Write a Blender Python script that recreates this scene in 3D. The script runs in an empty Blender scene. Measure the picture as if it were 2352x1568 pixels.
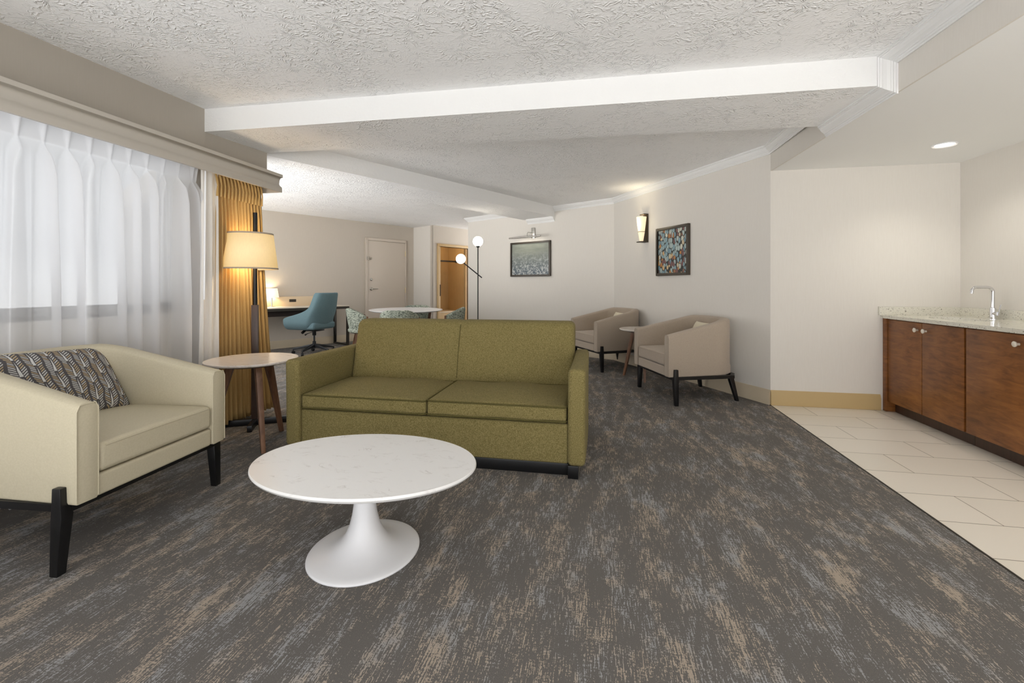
import bpy, bmesh, math, random
from math import pi, sin, cos, radians, atan2, hypot
random.seed(4)
SC = bpy.context.scene
COL = SC.collection

# ------------------------------------------------------------------ camera
cd = bpy.data.cameras.new('camera'); cam = bpy.data.objects.new('camera', cd); COL.objects.link(cam)
cam.location = (0, 0, 1.12); cam.rotation_euler = (pi/2, 0, radians(10.8))
cd.sensor_width = 36; cd.lens = 36*1040/2352; cd.shift_x = 0; cd.shift_y = -128/2352
cd.clip_start = .02
SC.camera = cam

# ------------------------------------------------------------------ world, view, big lights
SC.view_settings.view_transform = 'Standard'; SC.view_settings.look = 'None'
SC.view_settings.gamma = 1; SC.view_settings.use_curve_mapping = False
SC.view_settings.exposure = 0.98
SC.cycles.use_denoising = True
SC.cycles.max_bounces = 8; SC.cycles.diffuse_bounces = 5; SC.cycles.transparent_max_bounces = 12
SC.cycles.sample_clamp_indirect = 4; SC.cycles.caustics_reflective = False; SC.cycles.caustics_refractive = False
wd = bpy.data.worlds.new('daylight'); SC.world = wd; wd.use_nodes = True
wt_ = wd.node_tree; bg = wt_.nodes['Background']; bg.inputs[1].default_value = 3.1
wc = wt_.nodes.new('ShaderNodeTexCoord'); ws = wt_.nodes.new('ShaderNodeSeparateXYZ'); wr = wt_.nodes.new('ShaderNodeValToRGB')
wm = wt_.nodes.new('ShaderNodeMath'); wm.operation = 'MULTIPLY_ADD'; wm.inputs[1].default_value = .5; wm.inputs[2].default_value = .5
wt_.links.new(wc.outputs['Generated'], ws.inputs[0]); wt_.links.new(ws.outputs[2], wm.inputs[0]); wt_.links.new(wm.outputs[0], wr.inputs[0]); wt_.links.new(wr.outputs[0], bg.inputs[0])
# brighter lower half added to lift the ceilings, overcast sky above
wr.color_ramp.elements[0].position = .47; wr.color_ramp.elements[0].color = (1, .995, .985, 1)
wr.color_ramp.elements[1].position = .53; wr.color_ramp.elements[1].color = (.46, .465, .475, 1)

def area(name, loc, rot, sx, sy, power, col=(1, 1, 1), spread=pi):
    l = bpy.data.lights.new(name, 'AREA'); l.shape = 'RECTANGLE'; l.size = sx; l.size_y = sy
    l.energy = power; l.color = col; l.spread = spread
    o = bpy.data.objects.new(name, l); COL.objects.link(o); o.location = loc; o.rotation_euler = rot; return o
def point(name, loc, power, col=(1, .75, .45), r=.04, parent=None):
    l = bpy.data.lights.new(name, 'POINT'); l.energy = power; l.color = col; l.shadow_soft_size = r
    o = bpy.data.objects.new(name, l); COL.objects.link(o); o.location = loc; o.parent = parent; return o
def spot(name, loc, power, col, angle, blend=.8, r=.04, rot=(0, 0, 0), parent=None):
    l = bpy.data.lights.new(name, 'SPOT'); l.energy = power; l.color = col; l.spot_size = angle; l.spot_blend = blend
    l.shadow_soft_size = r
    o = bpy.data.objects.new(name, l); COL.objects.link(o); o.location = loc; o.rotation_euler = rot; o.parent = parent; return o

# fill light added at the dining end's opening (hidden behind the gold drape)
area('far_fill_light', (-5.05, 4.32, 1.15), (pi/2-.1, 0, radians(-30+180)), 3.2, 1.2, 110, (.98, .99, 1))

# ------------------------------------------------------------------ material helpers
def lin(c):
    return tuple((x/12.92 if x <= .04045 else ((x+.055)/1.055)**2.4) for x in [v/255 for v in c]) + (1,)
class N:
    def __init__(s, name, rough=.6, metal=0, color=None, spec=.5):
        m = bpy.data.materials.new(name); m.use_nodes = True; s.m = m; s.t = m.node_tree
        s.b = s.t.nodes['Principled BSDF']; s.b.inputs['Roughness'].default_value = rough
        s.b.inputs['Metallic'].default_value = metal; s.b.inputs['Specular IOR Level'].default_value = spec
        if color: s.b.inputs['Base Color'].default_value = lin(color)
        s.co = None
    def n(s, typ, **k):
        x = s.t.nodes.new(typ)
        for a, v in k.items(): setattr(x, a, v)
        return x
    def put(s, node, i, v):
        if isinstance(v, bpy.types.NodeSocket): s.t.links.new(v, node.inputs[i])
        elif v is not None: node.inputs[i].default_value = v
    def obj(s, scale=(1, 1, 1), rot=(0, 0, 0), src='Object'):
        tc = s.n('ShaderNodeTexCoord'); mp = s.n('ShaderNodeMapping'); s.put(mp, 0, tc.outputs[src])
        mp.inputs['Scale'].default_value = scale; mp.inputs['Rotation'].default_value = rot; return mp.outputs[0]
    def noise(s, v, scale=5, detail=3, rough=.5, dist=0):
        x = s.n('ShaderNodeTexNoise'); s.put(x, 'Vector', v); s.put(x, 'Scale', scale); s.put(x, 'Detail', detail)
        s.put(x, 'Roughness', rough); s.put(x, 'Distortion', dist); return x.outputs[0]
    def math(s, op, a, b=None, c=None, clamp=False):
        x = s.n('ShaderNodeMath', operation=op, use_clamp=clamp); s.put(x, 0, a); s.put(x, 1, b); s.put(x, 2, c); return x.outputs[0]
    def ramp(s, f, stops):
        x = s.n('ShaderNodeValToRGB'); s.put(x, 0, f); e = x.color_ramp.elements
        while len(e) < len(stops): e.new(.5)
        for q, (p, c) in zip(e, stops):
            q.position = p; q.color = lin(c) if isinstance(c, tuple) else (c, c, c, 1)
        return x.outputs[0]
    def mix(s, f, a, b, blend='MIX'):
        x = s.n('ShaderNodeMix', data_type='RGBA', blend_type=blend); s.put(x, 0, f)
        s.put(x, 6, lin(a) if isinstance(a, tuple) else a); s.put(x, 7, lin(b) if isinstance(b, tuple) else b); return x.outputs[2]
    def col(s, c): s.put(s.b, 'Base Color', c); return s
    def bump(s, h, strength=.3, dist=.01):
        x = s.n('ShaderNodeBump'); s.put(x, 'Height', h); x.inputs['Strength'].default_value = strength
        x.inputs['Distance'].default_value = dist; s.t.links.new(x.outputs[0], s.b.inputs['Normal']); return s
M = {}
def simple(k, c, rough=.5, metal=0, **kw): M[k] = N(k, rough, metal, c, **kw).m

def build_materials():
    # stippled ceiling: bursts of brushed ridges
    a = N('ceiling_plaster', .9, 0, (246, 246, 246))
    v = a.obj(src='Object')
    vo = a.n('ShaderNodeTexVoronoi', feature='F1'); a.put(vo, 'Vector', v); vo.inputs['Scale'].default_value = 5
    sub = a.n('ShaderNodeVectorMath', operation='SUBTRACT'); a.put(sub, 0, v); a.put(sub, 1, vo.outputs['Position'])
    sep = a.n('ShaderNodeSeparateXYZ'); a.put(sep, 0, sub.outputs[0])
    ang = a.math('ARCTAN2', sep.outputs[1], sep.outputs[0])
    wob = a.noise(v, 14, 2, .55)
    ang2 = a.math('ADD', a.math('MULTIPLY', ang, 20), a.math('MULTIPLY', wob, 34))
    rid = a.math('ADD', a.math('MULTIPLY', a.math('SINE', ang2), .5), .5)
    msk = a.ramp(a.noise(v, 34, 3, .6, .4), [(.44, .0), (.62, 1.)])
    big = a.ramp(a.noise(v, 3.5, 3, .55), [(.36, .12), (.62, 1.)])
    hgt = a.math('MULTIPLY', a.math('MULTIPLY', rid, msk), big)
    hgt = a.math('ADD', hgt, a.math('MULTIPLY', a.noise(v, 70, 2, .6), .15))
    a.bump(hgt, .6, .014); M['ceiling'] = a.m
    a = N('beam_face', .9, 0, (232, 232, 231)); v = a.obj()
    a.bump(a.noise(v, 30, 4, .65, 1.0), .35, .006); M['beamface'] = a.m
    simple('ceiling_smooth', (240, 240, 238), .9)
    # linen weave wallpaper
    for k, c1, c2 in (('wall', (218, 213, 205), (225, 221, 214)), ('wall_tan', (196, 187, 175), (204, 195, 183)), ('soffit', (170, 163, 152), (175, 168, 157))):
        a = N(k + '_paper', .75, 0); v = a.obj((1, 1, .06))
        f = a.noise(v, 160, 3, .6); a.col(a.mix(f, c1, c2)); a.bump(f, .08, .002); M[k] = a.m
    simple('valance', (184, 178, 168), .5); simple('white_trim', (240, 240, 240), .4)
    simple('crown', (236, 236, 235), .45); simple('base_tan', (190, 165, 118), .5); simple('base_grey', (196, 182, 158), .5)
    # carpet: charcoal with broken beige and grey strokes running along the room
    a = N('carpet_pile', .95, 0, spec=.1)
    v1 = a.obj((1, .085, 1)); v2 = a.obj((.25, 1, 1)); v = a.obj()
    s1 = a.noise(v1, 210, 2, .6); s2 = a.noise(v2, 150, 2, .6); s3 = a.noise(a.obj((1, .45, 1)), 300, 1, .6)
    pat = a.noise(a.obj((1, .25, 1)), 13, 4, .6, .3); pat2 = a.noise(a.obj((1, .7, 1)), 3.4, 3, .6, .3)
    pm = a.math('ADD', a.math('MULTIPLY', pat, .68), a.math('MULTIPLY', pat2, .32))
    line = a.math('ADD', a.math('ADD', a.math('MULTIPLY', s1, .62), a.math('MULTIPLY', s2, .28)), a.math('MULTIPLY', s3, .35))
    tot = a.math('SUBTRACT', a.math('ADD', line, a.math('MULTIPLY', pm, .72)), .5); m1 = a.ramp(tot, [(.525, 0.), (.56, 1.)])
    base = a.mix(a.noise(v, 300, 2, .6), (90, 87, 84), (120, 116, 112))
    bl = a.mix(a.ramp(a.noise(a.obj((1, .5, 1)), 7, 3, .6), [(.46, 0.), (.56, 1.)]), (170, 157, 142), (154, 154, 154))
    a.col(a.mix(m1, base, bl))
    a.bump(a.math('ADD', a.noise(v, 380, 2, .6), a.math('MULTIPLY', m1, .3)), .5, .004); M['carpet'] = a.m
    # white rectangular tiles, 12 x 24 in, half offset
    a = N('porcelain_tile', .32, 0)
    mp = a.n('ShaderNodeMapping'); tc = a.n('ShaderNodeTexCoord'); a.put(mp, 0, tc.outputs['Object'])
    mp.inputs['Location'].default_value = (-1.875 + .6, -4.64 + .305*20, 0)
    br = a.n('ShaderNodeTexBrick', offset=.5, offset_frequency=2, squash=1); a.put(br, 'Vector', mp.outputs[0])
    br.inputs['Color1'].default_value = lin((226, 219, 206)); br.inputs['Color2'].default_value = lin((230, 223, 211))
    br.inputs['Mortar'].default_value = lin((120, 108, 92)); br.inputs['Scale'].default_value = 1
    br.inputs['Mortar Size'].default_value = .0022; br.inputs['Mortar Smooth'].default_value = .1
    br.inputs['Brick Width'].default_value = .585; br.inputs['Row Height'].default_value = .305
    a.col(br.outputs[0]); M['tile'] = a.m
    # marbles
    for k, b0, vein, sc in (('marble_white', (236, 235, 233), (208, 204, 200), 5), ('marble_warm', (226, 218, 210), (192, 172, 156), 4)):
        a = N(k, .22, 0); v = a.obj((1, 1.9, 1), (0, 0, .7))
        n1 = a.noise(v, sc, 6, .6, 1.4); w = a.math('ABSOLUTE', a.math('SUBTRACT', n1, .5))
        ve = a.ramp(w, [(0., 1.), (.025 if k == 'marble_white' else .05, 0.)])
        f = a.math('MULTIPLY', ve, a.ramp(a.noise(v, sc*2.2, 3, .6), [(.5, 0.), (.72, 1.)]))
        a.col(a.mix(f, b0, vein)); M[k] = a.m
    a = N('granite_speckle', .12, 0); v = a.obj()
    f1 = a.ramp(a.noise(v, 95, 2, .75), [(.62, 0.), (.66, 1.)]); f2 = a.noise(v, 60, 4, .7)
    a.col(a.mix(f1, a.mix(f2, (206, 203, 190), (234, 231, 220)), (92, 84, 74))); M['granite'] = a.m
    # woods
    for k, c1, c2, sc, rough in (('cabinet_wood', (96, 54, 22), (150, 96, 46), (1, 1.2, 6), .38), ('walnut', (92, 62, 44), (140, 102, 76), (8, 8, .8), .45),
                          ('closet_wood', (188, 158, 112), (200, 170, 122), (6, 6, .5), .5), ('dark_wood', (50, 33, 24), (72, 50, 38), (8, 8, .6), .4)):
        a = N(k, rough, 0); v = a.obj(sc)
        f = a.math('ADD', a.math('MULTIPLY', a.noise(v, 5, 6, .65, .8), .6), a.math('MULTIPLY', a.noise(a.obj(), 3.2, 3, .6), .4))
        a.col(a.mix(a.ramp(f, [(.35, 0.), (.65, 1.)]), c1, c2)); M[k] = a.m
    simple('black_wood', (14, 14, 16), .32); simple('black_metal', (20, 19, 19), .4, .3); simple('bronze', (66, 57, 46), .4, .5)
    simple('dark_metal', (64, 60, 54), .45, .4); simple('chrome', (225, 225, 228), .08, 1); simple('nickel', (200, 198, 192), .25, 1)
    simple('knob', (225, 218, 205), .35, .2); simple('white_gloss', (240, 240, 242), .25); simple('white_satin', (232, 232, 234), .35)
    simple('rubber', (18, 18, 18), .6); simple('grey_metal', (70, 72, 74), .3, .7); simple('door_paint', (214, 203, 190), .5)
    simple('ivory', (222, 205, 170), .4); simple('desk_top', (226, 216, 200), .4); simple('desk_panel', (220, 200, 170), .5)
    simple('picture_frame', (66, 58, 48), .4); simple('dark_brown', (28, 14, 8), .6)
    # upholstery
    def cloth(k, c1, c2, sc, st, rough=.9, sheen=.2, stretch=(1, 1, 1), dist=.003):
        a = N(k, rough, 0, spec=.2); v = a.obj(stretch); f = a.noise(v, sc, 3, .7)
        a.col(a.mix(a.ramp(f, [(.36, 0.), (.64, 1.)]), c1, c2)); a.bump(f, st, dist)
        a.b.inputs['Sheen Weight'].default_value = sheen; M[k] = a.m
    cloth('green_wool', (104, 94, 52), (148, 135, 90), 190, .9, sheen=.03)
    cloth('green_piping_shaded', (78, 72, 38), (98, 90, 52), 190, .5, sheen=0)  # darker than the wool: gap shade put into the piping colour
    cloth('cream_leather', (192, 183, 158), (198, 189, 165), 120, .12, .5, 0)
    cloth('taupe_linen', (166, 152, 136), (184, 170, 154), 330, .4)
    cloth('cream_cushion', (218, 208, 182), (228, 218, 194), 300, .2)
    cloth('teal_wool', (88, 112, 119), (111, 135, 141), 260, .4, sheen=.05)
    cloth('green_tweed', (62, 74, 66), (196, 202, 186), 38, .4, stretch=(1, 1, 2.2), sheen=0)
    cloth('gold_drape', (188, 156, 102), (196, 164, 110), 200, .1, sheen=0)
    cloth('white_lining', (226, 222, 216), (230, 226, 220), 200, .05)
    # feather print cushion: columns of leaves, each a pale spine with slanting strokes
    a = N('feather_print', .85, 0, spec=.2)
    tc = a.n('ShaderNodeTexCoord'); sp = a.n('ShaderNodeSeparateXYZ'); a.put(sp, 0, tc.outputs['Object'])
    wv = a.noise(a.obj(), 9, 2, .5)
    U = a.math('ADD', a.math('MULTIPLY', sp.outputs[1], 15), a.math('MULTIPLY', wv, .5))
    V = a.math('MULTIPLY', sp.outputs[2], 11)
    fu = a.math('FRACT', U); cid = a.math('FLOOR', U)
    du = a.math('ABSOLUTE', a.math('SUBTRACT', fu, .5))
    vv = a.math('ADD', V, a.math('MULTIPLY', cid, .47))
    fv = a.math('FRACT', vv)
    half = a.math('MULTIPLY', a.math('SUBTRACT', 1.05, fv), .5)           # leaf narrows to its tip
    inside = a.math('LESS_THAN', du, half)
    spine = a.math('LESS_THAN', du, a.math('MULTIPLY', a.math('SUBTRACT', .92, fv), .095))
    st = a.math('MULTIPLY', a.math('SUBTRACT', vv, a.math('MULTIPLY', du, .55)), 8.0)
    stk = a.math('LESS_THAN', a.math('FRACT', st), .48)
    gap = a.math('GREATER_THAN', du, .11)
    stk = a.math('MULTIPLY', a.math('MULTIPLY', stk, gap), a.math('LESS_THAN', du, a.math('SUBTRACT', .47, a.math('MULTIPLY', a.math('ABSOLUTE', a.math('SUBTRACT', fv, .45)), .22))))
    wn = a.n('ShaderNodeTexWhiteNoise', noise_dimensions='2D'); cb = a.n('ShaderNodeCombineXYZ')
    a.put(cb, 0, a.math('FLOOR', st)); a.put(cb, 1, a.math('FLOOR', a.math('MULTIPLY', U, 2))); a.put(wn, 'Vector', cb.outputs[0])
    sc_ = a.mix(a.math('GREATER_THAN', wn.outputs[0], .55), (196, 196, 194), (182, 162, 130))
    c = a.mix(stk, (84, 82, 84), sc_); c = a.mix(spine, c, (206, 206, 206)); a.col(c)
    a.bump(a.noise(a.obj(), 300, 2, .6), .2, .002); M['feather'] = a.m
    # sheer
    m = bpy.data.materials.new('sheer_voile'); m.use_nodes = True; t = m.node_tree; t.nodes.clear()
    o = t.nodes.new('ShaderNodeOutputMaterial'); tr = t.nodes.new('ShaderNodeBsdfTransparent'); tl = t.nodes.new('ShaderNodeBsdfTranslucent'); df = t.nodes.new('ShaderNodeBsdfDiffuse')
    tl.inputs[0].default_value = (.93, .94, .96, 1); df.inputs[0].default_value = (.9, .9, .92, 1)
    a1 = t.nodes.new('ShaderNodeMixShader'); a2 = t.nodes.new('ShaderNodeMixShader'); a1.inputs[0].default_value = .4; a2.inputs[0].default_value = .72
    t.links.new(tl.outputs[0], a1.inputs[1]); t.links.new(df.outputs[0], a1.inputs[2]); t.links.new(tr.outputs[0], a2.inputs[1]); t.links.new(a1.outputs[0], a2.inputs[2]); t.links.new(a2.outputs[0], o.inputs[0])
    M['sheer'] = m
    m2 = m.copy(); m2.name = 'sheer_heading'; M['sheer_band'] = m2
    for nd in m2.node_tree.nodes:
        if nd.type == 'MIX_SHADER' and abs(nd.inputs[0].default_value - .72) < 1e-3: nd.inputs[0].default_value = .93
    # window glass
    m = bpy.data.materials.new('window_glass'); m.use_nodes = True; t = m.node_tree; t.nodes.clear()
    o = t.nodes.new('ShaderNodeOutputMaterial'); tr = t.nodes.new('ShaderNodeBsdfTransparent'); gl = t.nodes.new('ShaderNodeBsdfGlossy'); gl.inputs[1].default_value = .02
    mx = t.nodes.new('ShaderNodeMixShader'); mx.inputs[0].default_value = .06; tr.inputs[0].default_value = (.49, .495, .50, 1)
    t.links.new(tr.outputs[0], mx.inputs[1]); t.links.new(gl.outputs[0], mx.inputs[2]); t.links.new(mx.outputs[0], o.inputs[0]); M['glass'] = m
    # lit things
    def glow(k, c, e, base=None, tex=False):
        a = N(k, .7, 0, base or c); a.b.inputs['Emission Color'].default_value = lin(c); a.b.inputs['Emission Strength'].default_value = e
        if tex:
            f = a.noise(a.obj((1, 1, .35)), 90, 3, .7); cc = a.mix(f, (205, 160, 84), (255, 216, 140)); a.put(a.b, 'Emission Color', cc)
        M[k] = a.m
    glow('shade_linen', (250, 205, 130), .34, (205, 192, 165), True); glow('globe', (255, 244, 226), 9); glow('globe_dim', (255, 252, 246), .5); glow('sconce_glass', (255, 238, 200), .25)
    glow('desk_shade', (255, 244, 220), .3); glow('downlight_lens', (255, 248, 235), 6); glow('picture_led', (255, 240, 215), 3)
    # pictures
    a = N('pebble_print', .5, 0); v = a.obj((1, 1, .62), (0, .35, 0))
    vo = a.n('ShaderNodeTexVoronoi', feature='DISTANCE_TO_EDGE'); a.put(vo, 'Vector', v); vo.inputs['Scale'].default_value = 27; vo.inputs['Randomness'].default_value = .8
    vc = a.n('ShaderNodeTexVoronoi', feature='F1'); a.put(vc, 'Vector', v); vc.inputs['Scale'].default_value = 27; vc.inputs['Randomness'].default_value = .8
    sx = a.n('ShaderNodeSeparateColor'); a.put(sx, 0, vc.outputs['Color'])
    pc = a.ramp(sx.outputs[0], [(.1, (130, 160, 170)), (.3, (176, 192, 188)), (.45, (104, 138, 154)), (.58, (204, 204, 188)), (.68, (150, 170, 172)), (.76, (214, 190, 146)), (.84, (190, 130, 64)), (.9, (120, 84, 82))])
    e = a.math('MULTIPLY', a.ramp(vo.outputs['Distance'], [(.015, 0.), (.07, 1.)]), a.ramp(vc.outputs['Distance'], [(.54, 1.), (.64, 0.)]))
    a.col(a.mix(e, (46, 48, 46), pc)); M['pebbles'] = a.m
    a = N('water_print', .4, 0); v = a.obj((1, 1, 1)); sp = a.n('ShaderNodeSeparateXYZ'); a.put(sp, 0, v)
    low = a.math('MULTIPLY', a.math('SUBTRACT', .14, sp.outputs[2]), 2.8, clamp=True)
    n1 = a.noise(v, 28, 5, .7, .6); n2 = a.noise(a.obj((.3, 1, 1.6)), 16, 4, .6)
    f = a.math('MULTIPLY', a.ramp(n1, [(.46, 0.), (.62, 1.)]), low)
    b_ = a.mix(n2, (96, 104, 98), (158, 162, 148)); b_ = a.mix(low, b_, (78, 92, 102))
    a.col(a.mix(f, b_, (205, 208, 206))); M['water'] = a.m
build_materials()

# ------------------------------------------------------------------ mesh helpers
class MB:
    def __init__(s): s.v = []; s.f = []
    def add(s, vs, fs):
        k = len(s.v); s.v += [tuple(p) for p in vs]; s.f += [tuple(i+k for i in f) for f in fs]; return s
    def box(s, c, d, rz=0, deform=None):
        x, y, z = d[0]/2, d[1]/2, d[2]/2; ca, sa = cos(rz), sin(rz); vs = []
        for a in (-1, 1):
            for b in (-1, 1):
                for e in (-1, 1):
                    px, py, pz = a*x, b*y, e*z
                    vs.append((c[0]+px*ca-py*sa, c[1]+px*sa+py*ca, c[2]+pz))
        return s.add(vs, [(0, 1, 3, 2), (4, 6, 7, 5), (0, 4, 5, 1), (2, 3, 7, 6), (0, 2, 6, 4), (1, 5, 7, 3)])
    def b2(s, lo, hi): return s.box([(a+b)/2 for a, b in zip(lo, hi)], [b-a for a, b in zip(lo, hi)])
    def prism(s, pts, z0, z1):
        n = len(pts); vs = [(p[0], p[1], z0) for p in pts]+[(p[0], p[1], z1) for p in pts]
        return s.add(vs, [tuple(range(n))[::-1], tuple(range(n, 2*n))]+[(i, (i+1) % n, n+(i+1) % n, n+i) for i in range(n)])
    def lathe(s, prof, c=(0, 0, 0), n=32, ax=1, ay=1, cap=True):
        vs = []; fs = []; m = len(prof)
        for r, z in prof:
            for k in range(n):
                t = 2*pi*k/n; vs.append((c[0]+r*ax*cos(t), c[1]+r*ay*sin(t), c[2]+z))
        for j in range(m-1):
            for k in range(n):
                fs.append((j*n+k, j*n+(k+1) % n, (j+1)*n+(k+1) % n, (j+1)*n+k))
        if cap:
            if prof[0][0] > 1e-6: fs.append(tuple(range(n))[::-1])
            if prof[-1][0] > 1e-6: fs.append(tuple((m-1)*n+k for k in range(n)))
        return s.add(vs, fs)
    def rings(s, rings, cap=True, closed=False):
        n = len(rings[0]); m = len(rings); vs = [p for r in rings for p in r]; fs = []
        for j in range(m if closed else m-1):
            for k in range(n):
                a = j*n; b = ((j+1) % m)*n; fs.append((a+k, a+(k+1) % n, b+(k+1) % n, b+k))
        if cap and not closed: fs += [tuple(range(n))[::-1], tuple((m-1)*n+k for k in range(n))]
        return s.add(vs, fs)
    def tube(s, pts, r, n=10, closed=False, sq=False):
        from mathutils import Vector
        P = [Vector(p) for p in pts]; m = len(P); rs = r if isinstance(r, (list, tuple)) else [r]*m; R = []
        up = None
        for i, p in enumerate(P):
            if closed: d = (P[(i+1) % m]-P[i-1])
            else: d = P[min(i+1, m-1)]-P[max(i-1, 0)]
            d.normalize()
            if up is None:
                up = Vector((0, 0, 1)) if abs(d.z) < .9 else Vector((1, 0, 0))
            u = d.cross(up)
            if u.length < 1e-5: u = d.cross(Vector((1, .1, 0)))
            u.normalize(); w = u.cross(d).normalized(); up = w
            k = 4 if sq else n; o = pi/4 if sq else 0
            R.append([tuple(p+(u*cos(2*pi*j/k+o)+w*sin(2*pi*j/k+o))*rs[i]*(1.4142 if sq else 1)) for j in range(k)])
        return s.rings(R, True, closed)
    def leg(s, a, b, ra, rb, rz=0):
        "square tapering leg from a (top) to b (bottom), half widths ra, rb ((x,y) or number)"
        ra = ra if isinstance(ra, tuple) else (ra, ra); rb = rb if isinstance(rb, tuple) else (rb, rb); R = []
        ca, sa = cos(rz), sin(rz)
        for p, r in ((a, ra), (b, rb)):
            R.append([(p[0]+x*r[0]*ca-y*r[1]*sa, p[1]+x*r[0]*sa+y*r[1]*ca, p[2]) for x, y in ((-1, -1), (1, -1), (1, 1), (-1, 1))])
        return s.rings(R)
    def rbox(s, c, d, r, n=6, fn=None, rr=(0, .12, .3, .55, .8, 1)):
        "rounded box sampled on a grid; fn bends it afterwards (local coords)"
        ax = []
        for h in (d[0]/2, d[1]/2, d[2]/2):
            q = min(r, h*.98); e = [-h+q*t for t in rr]
            mid = [-(h-q)+2*(h-q)*i/n for i in range(1, n)]
            ax.append(e+mid+[-x for x in e[::-1]])
        X, Y, Z = ax; H = (d[0]/2, d[1]/2, d[2]/2); idx = {}; vs = []; fs = []
        def vid(i, j, k):
            key = (i, j, k)
            if key in idx: return idx[key]
            p = [X[i], Y[j], Z[k]]; q = [max(-(h-min(r, h*.98)), min(h-min(r, h*.98), a)) for a, h in zip(p, H)]
            dv = [a-b for a, b in zip(p, q)]; L = math.sqrt(sum(a*a for a in dv)) or 1
            rad = [min(r, h*.98) for h in H]
            p = [b+a/L*g for a, b, g in zip(dv, q, rad)]
            if fn: p = fn(*p)
            idx[key] = len(vs); vs.append((c[0]+p[0], c[1]+p[1], c[2]+p[2])); return idx[key]
        a, b, e = len(X)-1, len(Y)-1, len(Z)-1
        for i in range(a):
            for j in range(b):
                fs.append((vid(i, j, 0), vid(i, j+1, 0), vid(i+1, j+1, 0), vid(i+1, j, 0)))
                fs.append((vid(i, j, e), vid(i+1, j, e), vid(i+1, j+1, e), vid(i, j+1, e)))
        for i in range(a):
            for k in range(e):
                fs.append((vid(i, 0, k), vid(i+1, 0, k), vid(i+1, 0, k+1), vid(i, 0, k+1)))
                fs.append((vid(i, b, k), vid(i, b, k+1), vid(i+1, b, k+1), vid(i+1, b, k)))
        for j in range(b):
            for k in range(e):
                fs.append((vid(0, j, k), vid(0, j, k+1), vid(0, j+1, k+1), vid(0, j+1, k)))
                fs.append((vid(a, j, k), vid(a, j+1, k), vid(a, j+1, k+1), vid(a, j, k+1)))
        return s.add(vs, fs)
    def rot(s, ang, axis='Z', c=(0, 0, 0)):
        from mathutils import Matrix, Vector
        R = Matrix.Rotation(ang, 3, axis); C = Vector(c)
        s.v = [tuple(R @ (Vector(p)-C)+C) for p in s.v]; return s
    def build(s, name, mat, parent=None, bevel=0, smooth=True, seg=2, angle=35, loc=None, rz=0, solid=0, subd=0):
        me = bpy.data.meshes.new(name); me.from_pydata(s.v, [], s.f); me.validate()
        bm = bmesh.new(); bm.from_mesh(me); bmesh.ops.remove_doubles(bm, verts=bm.verts, dist=1e-5)
        if not solid: bmesh.ops.recalc_face_normals(bm, faces=bm.faces)
        if bevel:
            es = [e for e in bm.edges if len(e.link_faces) == 2 and e.calc_face_angle(0) > radians(30)]
            bmesh.ops.bevel(bm, geom=es, offset=bevel, segments=seg, affect='EDGES', profile=.6, clamp_overlap=True)
        for f in bm.faces: f.smooth = smooth
        if smooth:
            for e in bm.edges:
                if len(e.link_faces) == 2 and e.calc_face_angle(0) > radians(angle): e.smooth = False
        bm.to_mesh(me); bm.free()
        me.materials.append(M[mat] if isinstance(mat, str) else mat)
        o = bpy.data.objects.new(name, me); COL.objects.link(o); o.parent = parent
        if loc: o.location = loc
        if rz: o.rotation_euler = (0, 0, rz)
        return o
def thing(name, loc, label=None, cat=None, rz=0, group=None, kind=None):
    o = bpy.data.objects.new(name, None); COL.objects.link(o); o.location = loc; o.rotation_euler = (0, 0, rz); o.empty_display_size = .1
    if label: o['label'] = label
    if cat: o['category'] = cat
    if group: o['group'] = group
    if kind: o['kind'] = kind
    return o
def tag(o, label, cat, group=None):
    o['label'] = label; o['category'] = cat
    if group: o['group'] = group
    return o
def struct(o): o['kind'] = 'structure'; return o
def copy_tree(root, loc, rz, label, group=None):
    r = root.copy(); COL.objects.link(r); r.location = loc; r.rotation_euler = (0, 0, rz); r['label'] = label
    if group: r['group'] = group
    for ch in list(root.children):
        c = ch.copy(); COL.objects.link(c); c.parent = r
        for g in list(ch.children):
            d = g.copy(); COL.objects.link(d); d.parent = c
    return r
def sweep(path, prof, fn, closed=False):
    "prof: (offset to the left of the path, n); fn(a, b, n) -> xyz"
    m = len(path); R = []
    for i in range(m):
        def dirn(p, q): L = hypot(q[0]-p[0], q[1]-p[1]); return ((q[0]-p[0])/L, (q[1]-p[1])/L)
        d0 = dirn(path[i-1], path[i]) if i > 0 else dirn(path[0], path[1]); d1 = dirn(path[i], path[i+1]) if i < m-1 else d0
        n0 = (-d0[1], d0[0]); n1 = (-d1[1], d1[0]); k = 1+n0[0]*n1[0]+n0[1]*n1[1]
        mx, my = (n0[0]+n1[0])/k, (n0[1]+n1[1])/k
        R.append([fn(path[i][0]+mx*o, path[i][1]+my*o, n) for o, n in prof])
    return MB().rings(R)

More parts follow.
